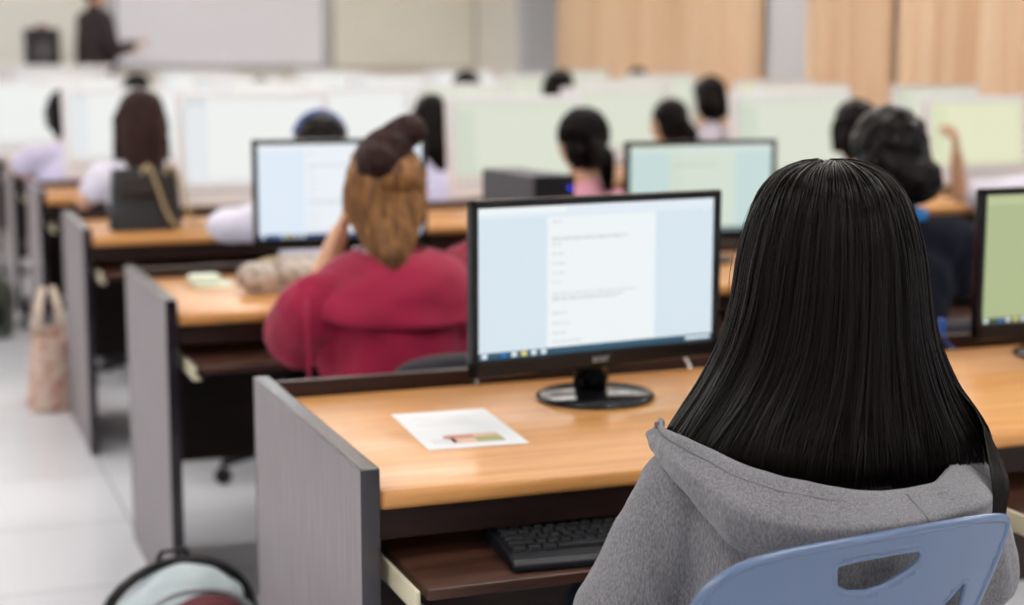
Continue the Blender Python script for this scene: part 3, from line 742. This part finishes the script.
# teacher standing on the platform
tc_ = thing('person', 'standing teacher in a dark jacket by the whiteboard, turned right with a forearm raised', 'person', (1.69, 14.7, .28), R(-70)); tc_.scale = (1.12, 1.12, 1.07)
b = MB(); hc = V(0, .02, 1.56); M = Matrix.Rotation(R(-8), 4, 'X'); head_prims(b, hc, M)
b.cap((0, 0, 1.36), .055, (0, .01, 1.50), .05).ell((0, 0, 1.20), (.17, .11, .18)).cap((0, 0, 1.0), .13, (0, 0, 1.15), .13).ell((0, 0, .90), (.16, .12, .12)).cap((-.15, 0, 1.33), .055, (.15, 0, 1.33), .055)
hs = []
for s in (-1, 1):
    E_ = V(s * .22, .05, 1.06); W_ = V(s * .10, .28, 1.10 + .03 * s)
    b.cap((s * .18, 0, 1.32), .048, E_, .038).cap(E_, .038, W_, .026); hs.append(hand_prims(b, W_, W_ - E_, (0, .2, -1)))
    b.cap((s * .09, 0, .86), .085, (s * .09, .01, .48), .058).cap((s * .09, .01, .48), .056, (s * .09, 0, .10), .038).cap((s * .09, -.02, .05), .036, (s * .10, .13, .035), .03)
ex = MB(); [fingers(ex, h) for h in hs]
b.remesh('body', SKIN, .010, 3, tc_, ex); face_parts(tc_, hc, M)
g = MB(); g.ell((0, 0, 1.20), (.195, .135, .20)).cap((0, 0, .92), .155, (0, 0, 1.15), .15).cap((-.15, 0, 1.33), .07, (.15, 0, 1.33), .07).cap((0, 0, 1.36), .07, (0, 0, 1.42), .058)
for s in (-1, 1): g.cap((s * .18, 0, 1.32), .065, (s * .22, .05, 1.06), .055).cap((s * .22, .05, 1.06), .055, V(s * .22, .05, 1.06).lerp(V(s * .10, .28, 1.10 + .03 * s), .85), .042)
g.remesh('jacket', DARKCLOTH, .012, 3, tc_)
g = MB(); g.ell((0, 0, .90), (.17, .13, .12))
for s in (-1, 1): g.cap((s * .09, 0, .86), .095, (s * .09, .01, .48), .075).cap((s * .09, .01, .48), .075, (s * .09, 0, .12), .06)
g.remesh('trousers', DARKCLOTH, .012, 3, tc_)
for s in (-1, 1):
    m = MB(); m.cap((s * .09, -.03, .045), .042, (s * .10, .13, .036), .036).box(s * .095 - .04, s * .095 + .04, -.07, .17, .001, .02, .008); m.remesh('shoe', SHOE, .008, 2, tc_)
h = MB(); h.ell(hc + V(0, -.022, .038), (.086, .098, .088)).ell(hc + V(0, -.05, -.02), (.078, .06, .07)); h.remesh('hair', HAIRB, .009, 2, tc_)

# teacher's counter and loudspeaker
ct = thing('counter', 'white front counter below the teacher at the far left', 'counter', (.7, 14.15, .28))
MB().box(-1.9, 1.0, -.17, .25, 0.0, .99, .006).build('cabinet', WHITEP, ct)
MB().box(-1.93, 1.03, -.20, .28, 0.99, 1.025, .006).build('worktop', mat('white_worktop', srgb(232, 232, 232), .3), ct)
sp = thing('loudspeaker', 'black loudspeaker standing on the white front counter', 'speaker', (1.20, 14.2, 1.306))
m = MB(); m.box(-.14, .14, -.10, .11, 0, .30, .02, 3); m.build('cabinet', BLACKP, sp)
m = MB(); m.box(-.12, .12, -.106, -.098, .02, .28, .006); m.build('grille', mat('speaker_mesh', srgb(30, 27, 28), .7, var=.2, scale=200), sp)
m = MB(); m.cone((0, -.112, .10), .075, (0, -.104, .10), .085, 24); m.build('woofer', mat('grey_cone', srgb(60, 56, 58), .5), sp, True)
m = MB(); m.box(-.05, .05, -.09, .02, .30, .33, .01); m.build('handle', mat('pinkish_plastic', srgb(150, 100, 96), .5), sp)

# ------------------------------------------------------------------ bags in the aisle
tt = thing('tote_bag', 'floral tote bag standing in the aisle against the third-row desk end', 'bag', (.535, 6.56, 0), R(0)); tt.scale = (1, 1, .86)
m = MB(); m.grid(lambda u, v: ((lambda a: ((.085 + .010 * math.sin(3 * a + v * 3)) * math.copysign(abs(math.cos(a)) ** .6, math.cos(a)) * (1 - .2 * v), (.15) * math.copysign(abs(math.sin(a)) ** .6, math.sin(a)) * (1 - .1 * v), .003 + .34 * v))(2 * PI * u)), 36, 10, True)
m.box(-.088, .088, -.13, .13, .003, .012, .003)
m.remesh('body', mat('pink_floral_cotton', srgb(222, 208, 190), .8, col2=srgb(176, 120, 104), scale=22, detail=3), .008, 3, tt) if False else solidify(m.build('body', mat('pink_floral_cotton', srgb(222, 208, 190), .8, col2=srgb(176, 120, 104), scale=22, detail=3), tt, True), .004, 0)
for s in (-1, 1):
    m = MB(); m.tube([(s * .05, -.09, .32), (s * .04, -.07, .44), (s * .02, -.02, .54), (s * .02, .02, .54), (s * .04, .07, .44), (s * .05, .09, .32)], .011, 8); m.build('handle', mat('cream_cotton_strap', srgb(226, 206, 186), .8) , tt, True)

bp = thing('backpack', 'silver-grey backpack with black trim and dark red pocket on the aisle floor at bottom left', 'backpack', (.50, 3.24, 0), R(12)); bp.scale = (1.22, 1.05, .86)
BPG = mat('silver_grey_nylon', srgb(176, 188, 190), .45, var=.05, scale=6, bump=.2, bscale=10)
m = MB(); m.ell((0, .0, .24), (.125, .085, .15)).cap((0, 0, .10), .09, (0, 0, .26), .10).box(-.115, .115, -.08, .08, .003, .16, .02)
m.remesh('body', BPG, .007, 5, bp, disp=.012, dscale=12)
m = MB(); m.tube([(.135 * math.sin(a), .02, 0.23 + .162 * math.cos(a)) for a in [R(-100 + 230 * k / 20) for k in range(21)]], .011, 8); m.build('trim', BLACKP, bp, True)
m = MB(); m.tube([(.118 * math.sin(a), -.055, .22 + .125 * math.cos(a)) for a in [R(-100 + 200 * k / 20) for k in range(21)]], .006, 6); m.build('zipper', SILVER, bp, True)
m = MB(); m.ell((.01, -.065, .27), (.085, .045, .065)); m.remesh('pocket', mat('dark_red_nylon', srgb(92, 22, 34), .6, var=.1), .007, 3, bp)
m = MB(); m.tube([(-.10, -.10, .02), (-.09, -.118, .12), (0, -.125, .19), (.09, -.118, .14), (.10, -.10, .02)], .012, 8); m.build('strap', BPG, bp, True)
m = MB(); m.tube([(-.03, .03, .385), (-.02, .03, .415), (.02, .03, .415), (.03, .03, .385)], .006, 6); m.build('handle', BLACKP, bp, True)

b2 = thing('backpack', 'olive and black backpack on the aisle floor at the left edge further back', 'backpack', (.42, 8.3, 0), R(-10)); b2.scale = (.8, .8, .85)
OLV = mat('olive_nylon', srgb(92, 96, 84), .6, var=.1, scale=9)
m = MB(); m.ell((0, 0, .22), (.14, .09, .16)).box(-.12, .12, -.08, .08, .003, .2, .02); m.remesh('body', OLV, .009, 4, b2, disp=.012, dscale=12)
for s in (-1, 1):
    m = MB(); m.tube([(s * .06, -.09, .34), (s * .08, -.13, .24), (s * .07, -.11, .10), (s * .06, -.08, .05)], .012, 6); m.build('strap', BLACKP, b2, True)
m = MB(); m.ell((0, -.085, .14), (.09, .03, .075)); m.remesh('pocket', BLACKP, .008, 3, b2)

# ------------------------------------------------------------------ hero girl with the grey hoodie
G = V(1.085, 1.75, 0)
gt = thing('person', 'girl seen from behind with long straight black hair over a grey hooded sweatshirt', 'person', tuple(G), 0)
b = MB(); hc = V(0, .02, 1.115); M = Matrix.Rotation(R(-6), 4, 'X') 
head_prims(b, hc, M)
b.cap((0, -.01, .90), .05, (0, .01, 1.05), .048).ell((0, 0, .53), (.165, .13, .11)).cap((0, 0, .56), .12, (0, 0, .70), .11).ell((0, .01, .80), (.15, .095, .13)).cap((-.14, 0, .885), .048, (.14, 0, .885), .048)
hs = []
for s in (-1, 1):
    E_ = V(s * .262 if s < 0 else .244, .03, .670); W_ = V(s * .04 + .01, .25, .715)
    b.cap((s * .165, 0, .875), .046, E_, .036).cap(E_, .037, W_, .024)
    hs.append(hand_prims(b, W_, V(.25 * -s * .3, 1, -.05), (0, 0, -1)))
    b.cap((s * .09, .02, .53), .078, (s * .11, .44, .52), .055).cap((s * .11, .44, .51), .052, (s * .11, .38, .10), .036).cap((s * .11, .36, .045), .035, (s * .12, .52, .03), .028)
ex = MB(); [fingers(ex, h, .35) for h in hs]
b.remesh('body', SKIN, .0075, 3, gt, ex); face_parts(gt, hc, M)
g = MB()
g.ell((0, -.01, .56), (.19, .15, .10)).cap((0, -.005, .60), .145, (0, -.005, .74), .14).ell((0, .005, .80), (.195, .13, .145))
g.cap((-.11, -.045, .60), .10, (-.12, -.04, .80), .095).cap((-.15, 0, .862), .060, (.135, 0, .862), .060).cap((0, 0, .88), .085, (0, .01, .935), .066)
for s in (-1, 1):
    E_ = V(s * .270 if s < 0 else .250, .025, .668); W_ = V(s * .04 + .01, .25, .715)
    g.cap((s * .158 if s < 0 else .142, 0, .866), .066, (s * .222 if s < 0 else .205, .012, .75), .066).cap((s * .222 if s < 0 else .205, .012, .75), .066, E_, .062).cap(E_, .062, E_.lerp(W_, .85), .042)
    g.ell(E_.lerp(W_, .86), .045)
sw = g.remesh('sweatshirt', HOOD, .0065, 4, gt, disp=.014, dscale=9)
for v in sw.data.vertices:      # soft cloth folds running down the sleeves and back
    q = v.co; v.co = q + v.normal * .006 * (abs(noise.noise(V(q.x * 26 + q.z * 10, q.y * 22, q.z * 7 - q.x * 8))) - .25)
g = MB(); g.ell((0, .0, .52), (.175, .14, .085))
for s in (-1, 1): g.cap((s * .09, .02, .53), .088, (s * .11, .44, .52), .065).cap((s * .11, .44, .51), .062, (s * .11, .38, .14), .046)
g.remesh('jeans', DENIM, .009, 3, gt)
for s in (-1, 1):
    m = MB(); m.cap((s * .11, .35, .045), .042, (s * .12, .52, .036), .036).box(s * .115 - .04, s * .115 + .04, .31, .55, .001, .02, .008); m.remesh('shoe', SHOE, .008, 2, gt)

# hood: rim line, bulge line, lower line (girl-local), left tip -> back -> right
def L3(p): return tuple(V(*p) - G)
RIM = [(.872, 1.80, .908), (.858, 1.74, .908), (.858, 1.68, .909), (.893, 1.61, .890), (.948, 1.575, .875), (1.022, 1.562, .860), (1.085, 1.565, .856), (1.145, 1.588, .858), (1.215, 1.645, .864), (1.272, 1.72, .874), (1.295, 1.80, .90)]
MID = [(.866, 1.80, .895), (.846, 1.735, .889), (.838, 1.655, .880), (.868, 1.575, .852), (.935, 1.530, .832), (1.02, 1.515, .832), (1.095, 1.520, .830), (1.165, 1.55, .832), (1.237, 1.61, .836), (1.292, 1.70, .848), (1.312, 1.80, .885)]
LOW = [(.870, 1.80, .888), (.850, 1.740, .868), (.858, 1.665, .838), (.875, 1.592, .800), (.925, 1.562, .788), (1.02, 1.552, .792), (1.09, 1.556, .800), (1.155, 1.575, .800), (1.222, 1.62, .808), (1.275, 1.70, .828), (1.300, 1.80, .870)]
def curve(tab, u): return V(*interp([(i / (len(tab) - 1), *L3(p)) for i, p in enumerate(tab)], u))
def hood_fn(u, v):
    r, m_, l = curve(RIM, u), curve(MID, u), curve(LOW, u)
    c = V(0, .0, r.z)
    kk = min(1, max(0, (u - .05) / .25)) * min(1, max(0, (.97 - u) / .2))
    inn = r + (V(0, .03, r.z) - r) * .14 * kk - V(0, 0, .045)          # inside lining, falling behind the hair
    sec = [inn, r.lerp(inn, .3) + V(0, 0, .003), r, r.lerp(m_, .45) - (r - c).normalized() * .002, m_, m_.lerp(l, .6) + (m_ - V(0, .02, m_.z)).normalized() * .006, l]
    k = v * 6; i = min(5, int(k)); f = k - i
    p = sec[i].lerp(sec[i + 1], f)
    wr = .008 * noise.noise(V(u * 9, v * 1.5, 2.0)) + .004 * noise.noise(V(u * 26, v * 2.5, 7.0))
    d = (p - V(0, .03, p.z)).normalized()
    return p + d * wr * min(1, v * 3)
m = MB(); m.grid(hood_fn, 90, 25); o = m.build('hood', HOOD, gt, True); solidify(o, .007, 0); subsurf(o, 1)
# seams on the hood
m = MB()
for u in (.58, .80): m.tube([hood_fn(u, v) + (hood_fn(u, v) - V(0, .03, hood_fn(u, v)[2])).normalized() * .0062 for v in [.36 + .62 * k / 12 for k in range(13)]], .0016, 6)
m.tube([hood_fn(.02 + .96 * k / 80, .44) + (hood_fn(.02 + .96 * k / 80, .44) - V(0, .03, .85)).normalized() * .0042 for k in range(81)], .0011, 5)
m.build('hood_seam', mat('dark_grey_thread', srgb(104, 103, 108), .9), gt, True)
m = MB(); m.cone(curve(RIM, 0.03) + V(-.005, 0, -.004), .0045, curve(RIM, .03) + V(-.001, 0, -.004), .0045, 14); m.build('eyelet', mat('dark_eyelet', srgb(90, 82, 86), .4, metal=.6), gt, True)

# hair: (t, z, half-width x, depth back, depth front)
HP = [(0, 1.224, .012, .02, .02), (.04, 1.220, .036, .04, .035), (.10, 1.206, .063, .070, .06), (.17, 1.186, .081, .092, .08), (.26, 1.155, .095, .106, .09), (.38, 1.105, .107, .116, .10),
      (.50, 1.052, .116, .120, .10), (.62, 1.00, .132, .122, .10), (.74, .952, .160, .126, .10), (.86, .908, .195, .134, .10), (.94, .875, .218, .142, .10), (1.0, .83, .226, .146, .095)]
def hair_pt(a, t, off=0):
    """a: angle around, 0 = straight back, +-pi = front"""
    z, rx, rb, rf = interp(HP, t)
    y0 = .005
    x = math.sin(a); c = math.cos(a)
    rb_ = rb if c > 0 else rf
    up = off * max(0, 1 - t / .22) * 1.1
    return V((rx + off * min(1, t / .08)) * x, y0 - (rb_ + off * min(1, t / .08)) * c, z + up)
# solid under-mass
m = MB(); m.grid(lambda u, v: tuple(hair_pt(lerp(-2.35, 2.35, u), v * .985, -.013)), 70, 40)
o = m.build('hair', HAIRB, gt, True); solidify(o, .012, 1)
hair_o = o
PART = V(.0, .03)
def hero_path(rnd, i):
    a = rnd.uniform(-2.3, 2.3)
    clump = noise.noise(V(a * 9, 3.3, 1)) * .5
    lay = rnd.random()
    off = .0015 + .006 * lay ** 2 + .005 * noise.noise(V(a * 15, 1, 5)) * (.3 + .7 * 1)
    # strands leave the crown and fall; back strands stop inside the hood
    back = math.cos(a)
    t1 = rnd.uniform(.93, 1.0)
    t0 = rnd.random() ** 2 * .25
    da = rnd.uniform(-.06, .06); ph = rnd.uniform(0, 6)
    pts = []
    n_ = 22
    for k in range(n_):
        s = k / (n_ - 1); t = lerp(t0, t1, s ** .9)
        aa = a + da * s + .16 * clump * s * math.sin(s * 4 + a * 2) + .02 * math.sin(ph + 7 * s) * s + .05 * noise.noise(V(a * 5, s * 2.5, 8)) * s
        o_ = max(off, -.004 + .008 * s) * min(1, .4 + 2 * s) + (.007 * noise.noise(V(a * 12, t * 2.2, 9)) * s)
        pts.append(hair_pt(aa, t, o_))
    return pts
strands('x', HAIRB, gt, hero_path, 4600, .0007, 11, seg=4).build('hair_strands', HAIRB, gt, True)
# broader locks give the sheen some break-up
def lock_path(rnd, i):
    p = hero_path(rnd, i); return p
strands('x', HAIRB, gt, lock_path, 420, .0026, 12, seg=5).build('hair_locks', HAIRB, gt, True)
def crown(rnd, i):
    a = rnd.uniform(-2.6, 2.6); t0 = rnd.random() * .06; t1 = rnd.uniform(.25, .5); o0 = .001 + .006 * rnd.random() ** 2
    return [hair_pt(a + .04 * noise.noise(V(a * 8, k * .3, 2)), lerp(t0, t1, k / 11), o0 * math.sin(PI * min(1, .15 + k / 11 * .85)) + .0015) for k in range(12)]
strands('x', HAIRB, gt, crown, 1500, .0008, 17, seg=4).build('crown_hair', HAIRB, gt, True)
# lock over the right side of the hood
def rlock(rnd, i):
    d = rnd.gauss(0, 1); e = rnd.uniform(.9, 1.05)
    base = [hair_pt(1.15 + .05 * d, .45, .003), hair_pt(1.05 + .05 * d, .68, .004), V(.168 + .005 * d, -.075 + .01 * d, .915), V(.163 + .008 * d, -.118 + .008 * d, .875), V(.150 + .009 * d, -.158 + .006 * d, .838), V(.130 + .008 * d, -.182 + .005 * d, .798)]
    return [V(*interp([(k / 5, *q) for k, q in enumerate(base)], e * j / 13)) for j in range(14)]
strands('x', HAIRB, gt, rlock, 150, .0011, 21, seg=4).build('shoulder_lock', HAIRB, gt, True)
# a few flyaway hairs
def fly(rnd, i):
    a = rnd.uniform(-2.2, 2.2); o0 = rnd.uniform(.004, .014); s0 = rnd.uniform(.05, .5)
    return [hair_pt(a + rnd.uniform(-.01, .01) + .25 * k / 9, s0 + .4 * k / 9, .002 + o0 * math.sin(PI * k / 9)) for k in range(10)]
strands('x', HAIRB, gt, fly, 70, .0003, 31, seg=3).build('flyaway_hair', HAIRB, gt, True)

# blue plastic chair
bc = thing('plastic_chair', 'pale blue plastic chair with a hand slot in its backrest, seating the grey-hooded girl', 'chair', (.967, 1.582, 0), R(7))
def cb(x, z):  # backrest surface: x across, z height
    k = (z - .45) / .38
    return V(x, -.085 + .30 * x * x * 1.4 - .035 * (1 - k) * -1 - .02 * k, z)
def outline(n):
    pts = []
    # closed outline of the back shell (x,z), rounded top corners, waisted below
    keys = [(-.155, .50), (-.185, .60), (-.214, .68), (-.226, .745), (-.214, .79), (-.178, .819), (-.12, .831), (0, .834), (.10, .833), (.165, .830), (.212, .824), (.219, .812), (.205, .77), (.170, .70), (.155, .60), (.15, .50)]
    return keys
def shell_piece(mb, poly, holes):
    # fine grid, cells kept when inside poly and outside holes; edges snapped by small cell size
    pass
def in_poly(x, z, P_):
    c = False; n = len(P_)
    for i in range(n):
        x1, z1 = P_[i]; x2, z2 = P_[(i + 1) % n]
        if (z1 > z) != (z2 > z) and x < (x2 - x1) * (z - z1) / (z2 - z1) + x1: c = not c
    return c
from mathutils.geometry import tessellate_polygon, delaunay_2d_cdt
from mathutils import Vector as _V
def dens(P_, step=.008, closed=True):
    out = []
    for i in range(len(P_)):
        a, b_ = V(*P_[i], 0), V(*P_[(i + 1) % len(P_)], 0); n = max(1, int((b_ - a).length / step))
        for k in range(n): q = a.lerp(b_, k / n); out.append((q.x, q.y))
    return out
def smooth_poly(P_, it=2):
    for _ in range(it):
        Q = []
        for i in range(len(P_)):
            a = P_[i]; b_ = P_[(i + 1) % len(P_)]
            Q += [(a[0] * .75 + b_[0] * .25, a[1] * .75 + b_[1] * .25), (a[0] * .25 + b_[0] * .75, a[1] * .25 + b_[1] * .75)]
        P_ = Q
    return P_
out_p = dens(smooth_poly(outline(0), 2))
hole = [(-.050, .803), (-.043, .812), (.068, .812), (.077, .803), (.074, .789), (.010, .766), (-.044, .775)]
hole_p = dens(smooth_poly(hole, 1), .006)
slot = [(.05, .62), (.058, .675), (.146, .756), (.163, .752), (.140, .67), (.130, .60), (.08, .58)]
slot_p = dens(smooth_poly(slot, 1), .006); slot2_p = [(-x, z) for x, z in slot_p][::-1]
pts = []; edges = []
def addloop(Lp):
    s = len(pts)
    for q in Lp: pts.append(_V(q))
    for i in range(len(Lp)): edges.append((s + i, s + (i + 1) % len(Lp)))
for Lp in (out_p, hole_p, slot_p, slot2_p): addloop(Lp)
for i in range(-30, 31):
    for j in range(0, 50):
        x, z = i * .0085, .48 + j * .0085
        if in_poly(x, z, out_p) and not any(in_poly(x, z, h_) for h_ in (hole_p, slot_p, slot2_p)): pts.append(_V((x, z)))
vv, ee, ff, *_ = delaunay_2d_cdt(pts, edges, [], 0, 1e-6)
m = MB(); bmv = [m.bm.verts.new(cb(q.x, q.y)) for q in vv]
for f_ in ff:
    cx = sum(vv[i].x for i in f_) / len(f_); cz = sum(vv[i].y for i in f_) / len(f_)
    if in_poly(cx, cz, out_p) and not any(in_poly(cx, cz, h_) for h_ in (hole_p, slot_p, slot2_p)):
        try: m.bm.faces.new([bmv[i] for i in f_])
        except ValueError: pass
bmesh.ops.delete(m.bm, geom=[v for v in m.bm.verts if not v.link_faces], context='VERTS')
o = m.build('backrest', CHAIRBLUE, bc, True); solidify(o, .006, 0)
for Lp, nm in ((out_p, 'rim'), (hole_p, 'slot_rim')):
    m = MB(); m.tube([cb(*q) for q in Lp], .0055 if nm == 'rim' else .0042, 8, True); m.build(nm, CHAIRBLUE, bc, True)
for Lp in (slot_p, slot2_p):
    m = MB(); m.tube([cb(*q) for q in Lp], .004, 8, True); m.build('slot_rim', CHAIRBLUE, bc, True)
m = MB(); m.grid(lambda u, v: (lerp(-.20, .20, u), lerp(-.06, .36, v), .408 + .02 * (2 * u - 1) ** 2 - .015 * math.sin(v * PI) - (.03 * max(0, v - .85) / .15)), 18, 16)
o = m.build('seat', CHAIRBLUE, bc, True); solidify(o, .008, 0)
m = MB(); m.grid(lambda u, v: (lerp(-.17, .17, u), lerp(-.065, -.055, v), lerp(.412, .51, v)), 12, 4); o = m.build('seat_riser', CHAIRBLUE, bc, True); solidify(o, .008, 0)
for sx in (-1, 1):
    for sy in (-1, 1):
        m = MB(); m.tube([(sx * .15, .13 + sy * .15, .398), (sx * .19, .13 + sy * .19, .22), (sx * .21, .13 + sy * .21, .012)], .012, 10); l = m.build('leg', SILVER, bc, True)
        m = MB(); m.cone((sx * .21, .13 + sy * .21, 0), .017, (sx * .21, .13 + sy * .21, .03), .015, 12); m.build('foot_cap', BLACKP, l, True)

# ------------------------------------------------------------------ small things along the back rail of the nearest desk
def cable(pts, r, m_, label, plug=None, name='cable'):
    t = thing(name, label, 'cable', pts[0])
    P0 = V(*pts[0]); q = [V(*p) - P0 for p in pts]
    q = [V(*interp([(k / (len(q) - 1), *z) for k, z in enumerate(q)], j / 24)) for j in range(25)]
    MB().tube(q, r, 6).build('cord', m_, t, True)
    if plug:
        MB().box(-.008, .008, -.006, .006, -.012, .018, .002).build('plug', plug, t)
cable([(1.425, 2.82, .80), (1.42, 2.81, .78), (1.425, 2.80, .765), (1.42, 2.785, .758)], .003, WHITEP, 'white cable with blue plug at the back of the nearest desk beside the monitor', mat('blue_plug', srgb(50, 70, 190), .4))
cable([(.985, 2.82, .80), (.985, 2.81, .78), (.985, 2.80, .765), (.987, 2.785, .758)], .003, mat('grey_cable', srgb(120, 116, 118), .5), 'thin grey cable over the back rail left of the nearest monitor base', BLACKP)
cable([(2.02, 2.82, .80), (2.02, 2.81, .78), (2.025, 2.80, .765), (2.03, 2.785, .758)], .003, mat('blue_cable', srgb(40, 80, 160), .5), 'blue cable end over the back rail beside the yellow-green screen', mat('blue_plug2', srgb(40, 90, 180), .4))

bpy.data.scenes.remove(SCR)
